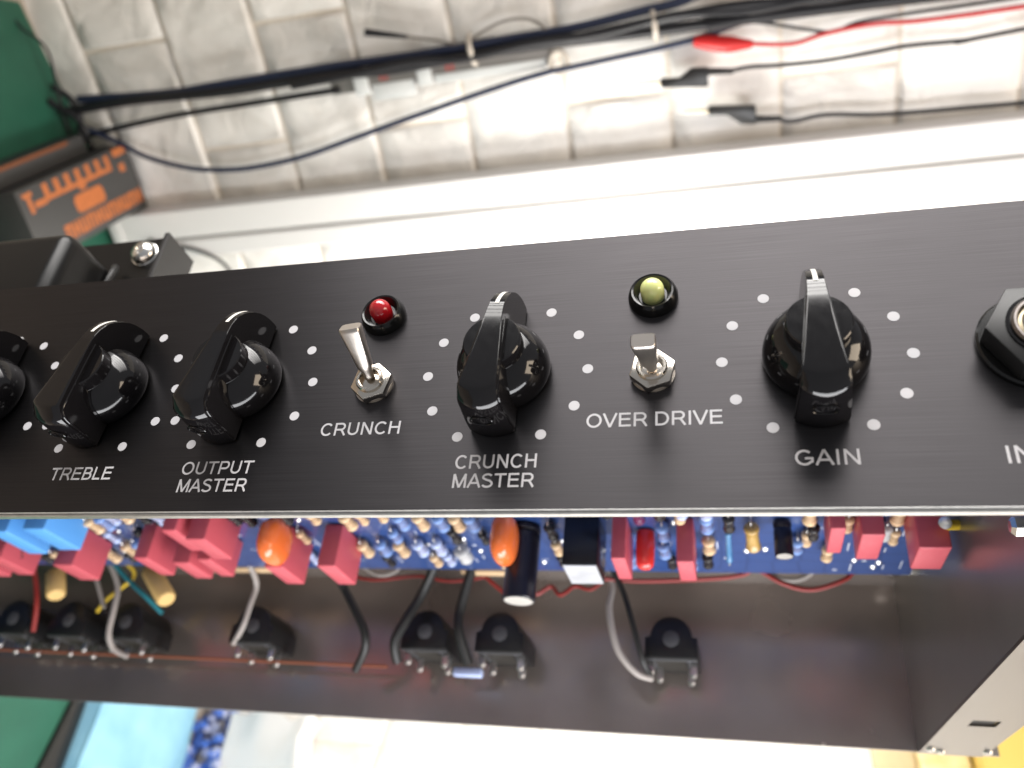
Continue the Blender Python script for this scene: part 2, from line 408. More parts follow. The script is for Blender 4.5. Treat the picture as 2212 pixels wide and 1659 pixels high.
# --- lettering (flat print): plain grotesque capitals drawn as strokes
T_ = 0.142; H_ = T_ / 2
def arc(cx, cy, rx, ry, a0, a1, n=14): return [(cx + rx * math.cos(math.radians(a0 + (a1 - a0) * k / n)), cy + ry * math.sin(math.radians(a0 + (a1 - a0) * k / n))) for k in range(n + 1)]
def bowl(x0, xm, xr, y0, y1): return [(x0, y0), (xm, y0)] + arc(xm, (y0 + y1) / 2, xr - xm, (y1 - y0) / 2, -90, 90, 12)[1:-1] + [(xm, y1), (x0, y1)]
h = H_; t1 = 1 - h
GL = {  # ink width, left bearing, right bearing, strokes
 "A": (0.92, 0.0, 0.0, [[(0.045, 0), (0.46, 1.0)], [(0.875, 0), (0.46, 1.0)], [(0.19, 0.33), (0.73, 0.33)]]),
 "B": (0.76, 0.10, 0.06, [[(h, 0), (h, 1)], bowl(h, 0.46, 0.76 - h, h, 0.52), bowl(h, 0.43, 0.71 - h, 0.52, t1)]),
 "C": (0.88, 0.07, 0.05, [arc(0.46, 0.5, 0.46 - h, 0.5 - h + 0.01, 42, 318, 26)]),
 "D": (0.84, 0.11, 0.06, [[(h, 0), (h, 1)], bowl(h, 0.36, 0.84 - h, h, t1)]),
 "E": (0.75, 0.11, 0.06, [[(h, 0), (h, 1)], [(0, h), (0.75, h)], [(0, t1), (0.73, t1)], [(0, 0.53), (0.70, 0.53)]]),
 "G": (0.93, 0.07, 0.08, [arc(0.47, 0.5, 0.47 - h, 0.5 - h + 0.01, 45, 318, 26) + [(0.93 - h, 0.24), (0.93 - h, 0.47)], [(0.50, 0.45), (0.93, 0.45)]]),
 "H": (0.79, 0.11, 0.11, [[(h, 0), (h, 1)], [(0.79 - h, 0), (0.79 - h, 1)], [(0, 0.53), (0.79, 0.53)]]),
 "I": (0.128, 0.13, 0.13, [[(h, 0), (h, 1)]]),
 "M": (0.95, 0.10, 0.10, [[(h, 0), (h, 1)], [(0.95 - h, 0), (0.95 - h, 1)], [(h + 0.01, 1), (0.475, 0.03)], [(0.94 - h, 1), (0.475, 0.03)]]),
 "L": (0.62, 0.10, 0.05, [[(h, 0), (h, 1)], [(0, h), (0.62, h)]]),
 "N": (0.79, 0.11, 0.11, [[(h, 0), (h, 1)], [(0.79 - h, 0), (0.79 - h, 1)], [(h + 0.01, 0.97), (0.78 - h, 0.03)]]),
 "O": (0.97, 0.07, 0.07, [arc(0.485, 0.5, 0.485 - h, 0.5 - h + 0.015, 0, 360, 36)]),
 "P": (0.78, 0.11, 0.05, [[(h, 0), (h, 1)], bowl(h, 0.47, 0.78 - h, 0.43, t1)]),
 "R": (0.86, 0.11, 0.02, [[(h, 0), (h, 1)], bowl(h, 0.48, 0.79 - h, 0.46, t1), [(0.42, 0.46), (0.55, 0.40), (0.80, 0.0)]]),
 "S": (0.78, 0.06, 0.06, [arc(0.385, 0.745, 0.30, 0.20, 25, 200, 14) + [(0.18, 0.62), (0.36, 0.54), (0.56, 0.48), (0.69, 0.37)] + arc(0.395, 0.265, 0.325, 0.215, 15, -160, 16)]),
 "T": (0.82, 0.03, 0.03, [[(0.41, 0), (0.41, 1)], [(0, t1), (0.82, t1)]]),
 "U": (0.79, 0.11, 0.11, [[(h, 1), (h, 0.36)] + arc(0.395, 0.36, 0.395 - h, 0.36 - h + 0.005, 180, 360, 16)[1:] + [(0.79 - h, 1)]]),
 "V": (0.90, 0.0, 0.0, [[(0.045, 1), (0.45, 0.0)], [(0.855, 1), (0.45, 0.0)]]),
}
def lettering(txt, u0, u1, v0, cap=3.0):
    x = 0.0; strokes = []
    for i, ch in enumerate(txt):
        if ch == " ": x += 0.34; continue
        wd, lb, rb, st = GL[ch]
        if i > 0: x += lb
        for sk in st: strokes.append([(x + a, b) for a, b in sk])
        x += wd + (rb if i < len(txt) - 1 else 0)
    tot = x; bm = bmesh.new(); sx = (u1 - u0) / tot; tx = H_ * cap   # stroke half-width stays true in both directions
    for si, sk in enumerate(strokes):
        P = [Vector((u0 + a * sx, v0 + b * cap)) for a, b in sk]
        if (P[0] - P[-1]).length < 1e-6: closed = True; P = P[:-1]
        else: closed = False
        N = len(P); rows = []
        for k in range(N):
            d0 = (P[k] - P[k - 1]) if (k > 0 or closed) else (P[1] - P[0])
            d1 = (P[(k + 1) % N] - P[k]) if (k < N - 1 or closed) else (P[k] - P[k - 1])
            d0.normalize(); d1.normalize(); n0 = Vector((-d0.y, d0.x)); n1 = Vector((-d1.y, d1.x)); nn = (n0 + n1); nn.normalize()
            l = tx / max(0.45, nn.dot(n1)); hgt = 0.03 + 0.006 * (si % 7)
            rows.append((bm.verts.new((*(P[k] + nn * l), hgt)), bm.verts.new((*(P[k] - nn * l), hgt))))
        for k in range(N if closed else N - 1):
            a, b = rows[k], rows[(k + 1) % N]; bm.faces.new((a[0], a[1], b[1], b[0]))
    for f in bm.faces: f.normal_update()
    mb = MB(); mb.bm.free(); mb.bm = bm
    ob = apart(mb, "lettering", "print_grey", panel, smooth=False)
    ob["label"] = 'grey printed lettering reading "%s"' % txt
    return ob
lettering("TREBLE", -163.5, -147.4, -22.8, 3.1)
lettering("OUTPUT", -129.9, -112.9, -22.0, 3.0)
lettering("MASTER", -129.6, -113.2, -26.1, 3.0)
lettering("CRUNCH", -99.3, -81.5, -13.6, 3.0)
lettering("CRUNCH", -68.4, -52.1, -21.9, 3.0)
lettering("MASTER", -68.4, -52.2, -25.95, 2.95)
lettering("OVER DRIVE", -42.9, -17.3, -13.6, 3.05)
lettering("GAIN", -5.2, 5.6, -22.5, 3.05)
lettering("INPUT", 28.4, 42.5, -22.8, 3.3)

# --- chicken-head knobs
def knob_meshes():
    """mesh data in local metres (v, n, u) with the pointer along +v"""
    out = {}
    z0 = Vector((0, 0, UB)) * 0.001
    def grab(mb, name, mtl, **k):
        ob = mb.build(name, mtl, None, (0, 0, 0), **k); me = ob.data; bpy.data.objects.remove(ob); return me
    mb = MB(); mb.lathe([(8.3, 0.15), (9.2, 0.2), (9.55, 0.7), (9.65, 1.6), (9.6, 2.8), (9.35, 4.2), (8.9, 5.5), (8.2, 6.8), (7.3, 7.9), (6.3, 8.7), (5.4, 9.2), (0, 9.2)], (0, 0, 0), (0, 0, 1), 56)
    out["dome"] = grab(mb, "knob", "knob_black", angle=50)
    mb = MB(); mb.lathe([(5.85, 8.0), (5.8, 11.75), (5.6, 12.0), (0, 12.0)], (0, 0, 0), (0, 0, 1), 48)
    out["collar"] = grab(mb, "collar", "knob_black", angle=30)
    prof = [(-15.3, 0.4), (-15.5, 3.5), (-15.45, 7), (-15.35, 10.6), (-15.2, 11.7), (-14.85, 12.15), (-13.0, 13.7), (-12.5, 13.95), (-11.9, 14.0), (-11.0, 14.02), (-6, 14.05), (0, 14.05), (4.0, 14.05), (4.9, 14.02), (5.2, 14.0)]
    for k in range(1, 11):
        t = math.radians(9 * k); prof.append((5.2 + 10.9 * math.sin(t), 1.6 + 12.4 * math.cos(t)))
    prof.append((16.0, 0.4))
    def hw(v, n):
        base = 3.85 + (v + 12.5) * (1.72 - 3.85) / (5.7 + 12.5) if v < 5.7 else 1.72 - (v - 5.7) * 0.055
        if v < -12.5: base = 3.85
        return base + 0.062 * (14 - n) * (1.0 if v < 8 else 0.5)
    b = bmesh.new(); XS = (-1, -0.93, -0.8, -0.6, -0.3, 0, 0.3, 0.6, 0.8, 0.93, 1); cols = []
    for x in XS:
        col = []
        for v, n in prof:
            vv = v + (1.5 * x * x * min(1, (-8 - v) / 6) if v < -8 else 0.0)          # the tail is rounded in plan
            nn = n - (0.12 if abs(x) > 0.95 and n > 1 else 0)
            col.append(b.verts.new((x * hw(v, n), vv, nn)))
        cols.append(col)
    N = len(prof)
    b.faces.new(cols[0]); b.faces.new(cols[-1][::-1])
    for c0, c1 in zip(cols, cols[1:]):
        for i in range(N): b.faces.new((c0[i], c1[i], c1[(i + 1) % N], c0[(i + 1) % N]))
    bmesh.ops.recalc_face_normals(b, faces=list(b.faces))
    mb = MB(); mb.bm.free(); mb.bm = b
    out["pointer"] = grab(mb, "pointer", "knob_black", angle=38)
    # moulded rib just under the top edge, both sides, turning down the tail
    mb = MB()
    for sgn in (-1, 1):
        pts = [(sgn * (hw(v, n) - 0.02), v, n) for v, n in ((5.0, 12.7), (0, 12.85), (-6, 12.85), (-10.5, 12.75), (-12.2, 12.2), (-13.0, 10.8), (-13.3, 8.0), (-13.4, 4.0), (-13.4, 1.0))]
        mb.tube(pts, 0.26, 8, 5)
    out["rib"] = grab(mb, "moulded_rib", "knob_black")
    # white index line let into the nose
    b = bmesh.new(); rows = []
    for k in range(9):
        t = math.radians(13 + 4.6 * k); v, n = 5.2 + 10.9 * math.sin(t), 1.6 + 12.4 * math.cos(t)
        nx, ny = math.sin(t) * 12.4, math.cos(t) * 10.9; l = math.hypot(nx, ny); v += 0.05 * nx / l; n += 0.05 * ny / l
        rows.append((b.verts.new((-0.42, v, n)), b.verts.new((0.42, v, n))))
    for p, q in zip(rows, rows[1:]): b.faces.new((p[0], p[1], q[1], q[0]))
    mb = MB(); mb.bm.free(); mb.bm = b
    out["index"] = grab(mb, "index_line", "indicator_white")
    # oval moulding on the tail
    b = MB()
    pts = [(2.3 * math.cos(t), -15.52, 7.0 + 1.35 * math.sin(t)) for t in [2 * math.pi * k / 28 for k in range(29)]]
    b.tube(pts, 0.17, 6, 1, caps=False)
    out["oval"] = grab(b, "oval_moulding", "knob_black")
    return out
KM = knob_meshes()
SHIFT = W(0, 0, 0)
KLAB = ["black pointer knob above the word GAIN, pointing straight up", "black pointer knob above CRUNCH MASTER", "black pointer knob above OUTPUT MASTER",
        "black pointer knob above TREBLE", "black knob cut off by the left edge of the picture"]
for (ku, kv, rot), lab in zip(KN, KLAB):
    k = bpy.data.objects.new("knob", KM["dome"]); COL.objects.link(k); k.parent = amp
    # local mesh coordinates carry the bench offset: meshes were built relative to origin (0,0,0)
    k.location = W(ku, kv, 0.0) - W(*AO); k.rotation_euler = (0, -math.radians(rot), 0)
    k["label"] = lab
    for part, nm in (("collar", "collar"), ("pointer", "pointer"), ("index", "index_line"), ("oval", "oval_moulding"), ("rib", "moulded_rib")):
        c = bpy.data.objects.new(nm, KM[part]); COL.objects.link(c); c.parent = k

# --- toggle switches
def toggle(u, v, tilt, lean):
    mb = MB()
    mb.prism([(4.65 * math.cos(math.radians(60 * k + 18)), 4.65 * math.sin(math.radians(60 * k + 18))) for k in range(6)], (u, v, 0.3), (1, 0, 0), (0, 1, 0), (0, 0, 1), 2.0, 0.25, 2)
    nut = apart(mb, "toggle_switch", "nickel", angle=30)
    nut["label"] = "nickel toggle switch under the red lamp, lever up" if tilt > 0 else "nickel toggle switch under the green lamp, lever down"
    mb = MB(); mb.lathe([(4.3, 0.02), (4.3, 0.3), (3, 0.3)], (u, v, 0), (0, 0, 1), 30, False); apart(mb, "washer", "nickel_dark", nut)
    mb = MB(); mb.lathe([(3.05, 2.2), (3.05, 3.0), (2.8, 3.3), (2.35, 3.3), (2.2, 2.6), (2.2, 1.0), (0, 1.0)], (u, v, 0), (0, 0, 1), 32, False); apart(mb, "bushing", "nickel", nut)
    mb = MB(); mb.lathe([(2.15, 1.05), (0, 1.06)], (u, v, 0), (0, 0, 1), 24, False); apart(mb, "bore", "bore_dark", nut)
    # lever: round neck flattening into a bat that widens to its end
    b = bmesh.new(); rings = []
    d = Vector((lean, math.sin(math.radians(tilt)), math.cos(math.radians(tilt)))).normalized()
    ex = (Vector((1, 0, 0)) - d * d.x).normalized(); ey = d.cross(ex)
    st = [(1.2, 1.05, 1.05, 1.0), (2.6, 1.1, 1.1, 1.0), (3.4, 1.4, 1.3, 0.9), (4.4, 1.7, 1.35, 0.7), (9.0, 2.0, 1.45, 0.5), (12.6, 2.3, 1.5, 0.40), (13.3, 2.3, 1.5, 0.40), (13.55, 2.12, 1.32, 0.40)]
    for h, a, c, pw in st:
        ring = []
        for k in range(24):
            t = 2 * math.pi * k / 24; cx, sx = math.cos(t), math.sin(t)
            ring.append(b.verts.new(Vector((u, v, 1.6)) + d * h + ex * (a * math.copysign(abs(cx) ** pw, cx)) + ey * (c * math.copysign(abs(sx) ** pw, sx))))
        rings.append(ring)
    for p, q in zip(rings, rings[1:]):
        for k in range(24): b.faces.new((p[k], p[(k + 1) % 24], q[(k + 1) % 24], q[k]))
    b.faces.new(rings[-1]); b.faces.new(rings[0][::-1])
    mb = MB(); mb.bm.free(); mb.bm = b
    apart(mb, "lever", "nickel_dark", nut, angle=40)
toggle(-89.2, -1.8, 26, -0.09)
toggle(-30.2, -2.0, -10, -0.03)

# --- indicator lamps
def indicator(u, v, mtl, lab):
    mb = MB(); mb.lathe([(5.1, 0.02), (5.15, 0.8), (4.7, 2.2), (4.3, 2.7), (3.9, 2.6), (3.2, 1.4), (2.9, 0.9), (0, 0.9)], (u, v, 0), (0, 0, 1), 44)
    bz = apart(mb, "indicator_lamp", "bezel_black", angle=28); bz["label"] = lab
    mb = MB(); prof = [(2.45, 0.9), (2.45, 2.9)] + [(2.45 * math.cos(math.radians(a)), 2.9 + 2.45 * math.sin(math.radians(a))) for a in range(10, 90, 10)] + [(0, 5.35)]
    mb.lathe(prof, (u, v, 0), (0, 0, 1), 32); apart(mb, "lens", mtl, bz, angle=60)
indicator(-90.3, 16.5, "led_red", "red lamp in a black bezel above the CRUNCH switch")
indicator(-30.3, 16.8, "led_green", "pale green lamp in a black bezel above the OVER DRIVE switch")

# --- input jack at the right edge
ju, jv = 37.4, 0.8
mb = MB(); mb.lathe([(10.0, 0.02), (10.0, 0.9), (9.6, 1.2), (6, 1.2)], (ju, jv, 0), (0, 0, 1), 48, False); ij = apart(mb, "input_jack", "bezel_black", angle=30)
ij["label"] = "black hexagonal input jack nut cut off by the right edge"
mb = MB(); mb.prism([(9.6 * math.cos(math.radians(60 * k)), 9.6 * math.sin(math.radians(60 * k))) for k in range(6)], (ju, jv, 1.2), (1, 0, 0), (0, 1, 0), (0, 0, 1), 4.6, 0.35, 2); apart(mb, "hex_nut", "nut_black", ij, angle=30)
mb = MB(); mb.lathe([(5.6, 5.85), (5.6, 6.6), (5.2, 7.0), (4.8, 7.0), (4.5, 6.2), (4.5, 4.0)], (ju, jv, 0), (0, 0, 1), 40, False); apart(mb, "bushing", "bushing_dark", ij, angle=30)
mb = MB(); mb.lathe([(6.3, 5.82), (6.3, 6.15), (5.6, 6.15)], (ju, jv, 0), (0, 0, 1), 40, False); apart(mb, "washer", "knob_black", ij, angle=30)
mb = MB(); mb.lathe([(4.45, 6.3), (3.9, 6.5), (3.3, 5.4), (0, 5.3)], (ju, jv, 0), (0, 0, 1), 32, False); apart(mb, "bore", "brass_pin", ij)

# --- circuit board
PV = 22.0
mb = MB(); mb.box(UB + 15, 44.5, PV, PV + 1.6, -178.5, -20); pcb = apart(mb, "circuit_board", "pcb_blue", smooth=False)
for uu, nn in ((43.0, -172), (-120, -172), (-300, -172)):
    mb = MB(); mb.lathe([(2.6, PV + 1.6), (2.6, 33.0)], (uu, 0, nn), (0, 1, 0), 12); apart(mb, "standoff", "solder", pcb)
mb = MB(); mb.lathe([(3.3, 0), (3.2, 1.0), (2.2, 2.0), (0, 2.3)], (43.6, 33, -205.5), (0, -1, 0), 18); apart(mb, "screw", "bolt_zinc")

def film_cap(u0, u1, n0, n1, h, mtl="cap_red", lab=None):
    mb = MB(); mb.box(u0, u1, PV - h, PV - 0.6, n1, n0, 0.55, 3); o = apart(mb, "film_capacitor", mtl, pcb, angle=40)
    if lab: o["label"] = lab
    return o
caps = [(-292.5, -283.5, -104.5, -127.8, 14, "cap_blue"), (-274.0, -264.1, -102, -123.3, 14, "cap_blue"),
        (-317.0, -308.8, -130.2, -150.5, 15, "cap_red"), (-334.5, -323.6, -139.2, -153.3, 15, "cap_red"), (-283.6, -274.1, -132.2, -150.0, 17, "cap_red"),
        (-241.6, -235.2, -126.0, -145.2, 16, "cap_red"), (-216.8, -210.6, -105.7, -125.8, 13, "cap_red"), (-208.1, -200.1, -109.2, -129.3, 15, "cap_red"),
        (-227.3, -219.8, -130.8, -148.4, 16, "cap_red"), (-216.1, -210.2, -129.8, -148.5, 15, "cap_red"), (-187.4, -179.6, -131.3, -150.3, 17, "cap_red"),
        (-165.0, -157.6, -129.6, -149.8, 17, "cap_red"), (-55.8, -51.0, -122.2, -142.3, 16, "cap_red"), (-34.8, -29.3, -124.8, -142.7, 16, "cap_red"),
        (11.6, 16.0, -109.3, -129.2, 11, "cap_red"), (20.4, 27.0, -111.6, -131.8, 12, "cap_red"), (34.4, 43.0, -106.3, -123.7, 18, "cap_red")]
for c_ in caps: film_cap(*c_)
mb = MB(); mb.tube([(-308.7, PV - 9.6 + 1.5 * math.cos(t) * 0.9, -140.0 + 0.9 * math.sin(2 * t)) for t in [math.pi * k / 10 for k in range(11)]], 0.22, 6, 1); apart(mb, "printed_mark", "cap_print", pcb)
# relay / transformer block with grey top
mb = MB(); mb.box(-72.3, -60.5, PV - 17.6, PV - 0.5, -141.4, -123.2, 0.25, 2); rel = apart(mb, "relay", "relay_black", pcb, angle=40)
mb = MB(); mb.box(-72.0, -60.8, PV - 18.1, PV - 17.65, -141.1, -123.5, 0.1, 1); apart(mb, "top_label", "relay_label", rel, smooth=False)
# orange dipped capacitors
for (uu, nn, vv, ru, rv, rn) in ((-182.2, -126.0, 13.2, 4.6, 8.8, 9.0), (-92.6, -122.6, 12.8, 4.4, 9.0, 8.4)):
    mb = MB(); mb.ellipsoid((uu, vv, nn), (ru, rv, rn), 28, 18, 0.82); oc = apart(mb, "dipped_capacitor", "cap_orange", pcb, angle=80)
    for s in (-3, 3):
        mb = MB(); mb.tube([(uu, vv + 6, nn + s), (uu, PV + 0.2, nn + s)], 0.35, 8, 1); apart(mb, "pin", "solder", oc)
# electrolytics
def elco(u, n, r, h, lab=None):
    mb = MB(); mb.lathe([(r, PV - 1.0), (r, PV - 2.2), (r * 0.90, PV - 3.0), (r, PV - 3.8), (r, PV - h + 0.6), (r * 0.93, PV - h + 0.1), (r * 0.86, PV - h + 0.1)], (u, 0, n), (0, 1, 0), 32, False)
    e = apart(mb, "electrolytic_capacitor", "elco_sleeve", pcb, angle=35)
    mb = MB(); mb.lathe([(r * 0.86, PV - h + 0.15), (0, PV - h + 0.15)], (u, 0, n), (0, 1, 0), 32, False); apart(mb, "can_top", "aluminium", e)
elco(-88.4, -133.0, 5.7, 27.5); elco(-1.1, -128.8, 2.95, 12.5)
mb = MB(); mb.lathe([(3.1, PV - 0.8), (3.3, PV - 5), (3.2, 12), (2.9, 9.2), (1.8, 8.0), (0, 7.7)], (-46.2, 0, -137), (0, 1, 0), 24); apart(mb, "red_capsule", "neon_red", pcb, angle=50)
# axial resistors lying on the board
def resistor(u, n, mtl, r=1.55, L=7.5, v=19.3, ax=(0.0, 0, 1.0), bands=True):
    a = Vector(ax).normalized(); o = Vector((u, v, n)) - a * (L / 2)
    mb = MB(); mb.lathe([(0.5 * r, 0), (0.95 * r, 0.35), (r * 1.08, 0.9), (r * 1.05, 1.6), (r * 0.92, 2.1), (r * 0.92, L - 2.1), (r * 1.05, L - 1.6), (r * 1.08, L - 0.9), (0.95 * r, L - 0.35), (0.5 * r, L)], o, a, 14)
    ob = apart(mb, "resistor", mtl, pcb, angle=50)
    mb = MB()
    for s in (-1, 1):
        p0 = Vector((u, v, n)) + a * s * (L / 2 - 0.2); p1 = p0 + a * s * 1.8; mb.tube([p0, p1, p1 + Vector((0, 1.2, 0)) + a * s * 0.5, p1 + Vector((0, PV - v + 0.1, 0)) + a * s * 0.5], 0.32, 6, 3)
    apart(mb, "lead", "solder", ob)
    if bands:
        for h in (0.30, 0.48, 0.66):
            mb = MB(); mb.lathe([(r * 0.945, L * h), (r * 0.945, L * h + 0.5)], o, a, 14, False); apart(mb, "colour_band", "band", ob)
RES = {"res_tan": [(-155.8, -148.2), (-140.6, -147.9), (-123.7, -121.4), (-110.5, -122.3), (-151.5, -121.0), (-263.1, -124.1), (-279.4, -157.5), (-264.7, -150.6), (-242.3, -114.2), (-25.0, -142.8), (6.8, -117.1), (32.4, -117.2), (-246.0, -150), (-170, -150)],
       "res_blue": [(-147.8, -147.1), (-116.5, -122.3), (-105.0, -122.4), (-255.6, -121.1), (-257.3, -147.4), (-40.7, -147.5), (-39.6, -131.0), (-25.0, -124.1), (-131, -121), (-100, -146)],
       "res_pale": [(-132.5, -146.9), (-124.8, -145.8), (-228, -116)], "res_dark": [(-175.0, -116.4), (-115.1, -134.3), (-17.9, -123.8), (-78.3, -130.8), (-191, -118), (-247, -134), (-230, -124)]}
for k_, l_ in RES.items():
    for i_, (uu, nn) in enumerate(l_): resistor(uu, nn, k_, r=2.15 if k_ != "res_dark" else 1.9, L=10.0, v=18.9, bands=(k_ != "res_dark"))
resistor(-116.6, -152, "res_grey", 2.6, 9.5, 18.4, bands=False)
resistor(-10.6, -131.0, "res_gold", 2.4, 12.0, 17.0, (0.05, -0.25, -1), bands=False)
resistor(-18.3, -136.0, "thin_blue", 1.1, 15.0, 15.5, (0.0, -0.35, -1), bands=False)
# further small parts that crowd the board nearer the panel
rng = random.Random(3)
occupied = [(a, b, c, d) for a, b, c, d, *_ in caps] + [(-75, -58, -120, -145), (-95, -80, -125, -142)]
pool = [(-u_ * 6.6 + 40, n_) for u_ in range(56) for n_ in (-104.0, -117.5, -136.5, -160.5)]
for uu, nn in pool:
    uu += rng.uniform(-1.2, 1.2); nn += rng.uniform(-1.5, 1.5)
    if rng.random() < 0.5: continue
    if any(a - 2.4 < uu < b + 2.4 and d - 6 < nn < c + 6 for a, b, c, d in occupied): continue
    if any(abs(uu - x) < 4.6 and abs(nn - y) < 12 for l in RES.values() for x, y in l): continue
    if abs(uu + 116.6) < 6 or abs(uu + 10.6) < 6 or abs(uu + 18.3) < 4 or abs(uu + 1.1) < 5 or abs(uu + 46) < 5 or (nn < -155 and uu > -20): continue
    kind = rng.choice(["res_tan", "res_blue", "res_dark", "res_pale", "res_dark", "res_tan"])
    resistor(uu, nn, kind, r=rng.uniform(1.5, 2.0), L=rng.uniform(7.5, 9.5), bands=kind != "res_dark")
for uu, nn, kind in ((-56.5, -112, "res_dark"), (-46.5, -117, "neon_dark"), (-39.5, -114, "res_dark"), (-32.5, -113, "res_pale"), (-24.8, -114, "res_pale"), (-5.5, -109, "res_tan"), (4.0, -143, "res_blue"),
                     (8.5, -131, "res_dark"), (18.3, -124, "res_tan"), (30.2, -131, "res_grey"), (-64, -108, "res_blue"), (-79, -146, "res_tan"), (-57.5, -150, "res_pale"), (-26, -158, "res_dark"), (14, -150, "res_tan"), (-103, -160, "res_tan")):
    resistor(uu, nn, kind, r=1.9, L=9.0, v=18.9, bands=kind in ("res_tan", "res_blue", "res_pale"))
# silk-screen ticks
for k_ in range(110):
    uu = rng.uniform(-330, 42); nn = rng.uniform(-175, -112); w_, d_ = rng.choice([(3.0, 0.35), (0.35, 4.0), (1.6, 0.9), (0.35, 7.0)])
    mb = MB(); mb.box(uu, uu + w_, PV - 0.06, PV - 0.02, nn, nn + d_); apart(mb, "silkscreen_mark", "silk_white", pcb, smooth=False)
# solder joints and pads
for k_ in range(55):
    uu = random.uniform(-330, 40); nn = random.uniform(-174, -112)
    mb = MB(); mb.lathe([(1.25, 0), (0.9, 0.3), (0.45, 0.7), (0, 0.8)], (uu, PV - 0.02, nn), (0, -1, 0), 10); apart(mb, "solder_joint", "solder", pcb)
for uu, nn in ((-170, -160), (-198, -160), (-153, -158), (-122, -158), (-118, -159), (33, -120), (29.5, -136), (17.5, -132), (5.2, -150)):
    mb = MB(); mb.lathe([(1.5, 0), (1.2, 0.8), (0.7, 1.6), (0, 1.8)], (uu, PV - 0.02, nn), (0, -1, 0), 12); apart(mb, "solder_joint", "solder", pcb)

# two large tan cylinder resistors under the board's rear edge
for p0, p1 in (((-333.5, 20.5, -187), (-326.5, 9.0, -185)), ((-281.0, 22.5, -187), (-265.0, 8.0, -184))):
    a = Vector(p1) - Vector(p0); L = a.length
    mb = MB(); mb.lathe([(1.2, 0.6), (3.9, 0), (4.3, 0.8), (4.3, L - 1.2), (3.6, L - 0.2), (0, L)], p0, a, 22); t_ = apart(mb, "power_resistor", "cyl_tan", angle=40)
    mb = MB(); mb.tube([Vector(p0) - a.normalized() * 2.2, Vector(p0) + a.normalized() * 0.8], 0.7, 8, 1); apart(mb, "lead", "solder", t_)

# rear jacks
def rear_jack(u):
    poly = [(-10.2, -5.8), (10.2, -5.8), (10.2, 2.4), (8.4, 2.4)] + [(8.2 * math.cos(math.radians(a)), 2.4 + 8.2 * math.sin(math.radians(a))) for a in range(8, 180, 12)] + [(-8.4, 2.4), (-10.2, 2.4)]
    mb = MB(); mb.prism(poly, (u, 0, -221.9), (1, 0, 0), (0, 1, 0), (0, 0, 1), 24, 0.5, 2); j = apart(mb, "rear_jack", "jack_black", angle=35)
    mb = MB(); mb.lathe([(3.2, 0), (3.2, 0.25), (2.9, 0.4), (0, 0.45)], (u, 1.6, -197.95), (0, 0, 1), 24); apart(mb, "boss", "jack_recess", j)
    mb = MB(); mb.box(u - 6.0, u + 5.4, -6.15, -5.85, -217, -201.5); apart(mb, "recess", "bore_dark", j, smooth=False)
    mb = MB(); mb.box(u - 10.0, u + 10.0, -6.3, -5.82, -200.6, -199.6, 0.2, 1); apart(mb, "rim", "jack_recess", j, smooth=False)
    for du in (-7.2, 6.4):
        mb = MB(); mb.box(u + du, u + du + 0.8, -6.3, -5.82, -218, -201.0, 0.2, 1); apart(mb, "rim", "jack_recess", j, smooth=False)
    for du, nn, ln in ((-8.3, -205, 4.5), (8.3, -205, 5.2), (-5.5, -213, 5.5), (7.0, -214, 6.0)):
        mb = MB(); mb.box(u + du - 1.3, u + du + 1.3, -5.8 - ln, -5.6, nn - 0.25, nn + 0.25, 0.1, 1); mb.lathe([(0, -0.2), (1.3, 0.3), (1.0, 1.3), (0, 1.8)], (u + du, -4.9 - ln, nn), (0, -1, 0), 10)
        apart(mb, "lug", "solder", j, angle=40)
for uu in (-42.4, -112.4, -145.3, -227.5, -294.4, -326.3, -358.8): rear_jack(uu)
mb = MB(); mb.box(UB + 5, -166, -10.6, -9.9, -214, -211.0); apart(mb, "strip_board", "strip_brown", smooth=False)
mb = MB(); mb.box(-132.4, -120.0, -14.8, -11.4, -207, -203, 0.7, 2); apart(mb, "small_capacitor", "res_pale", angle=50)

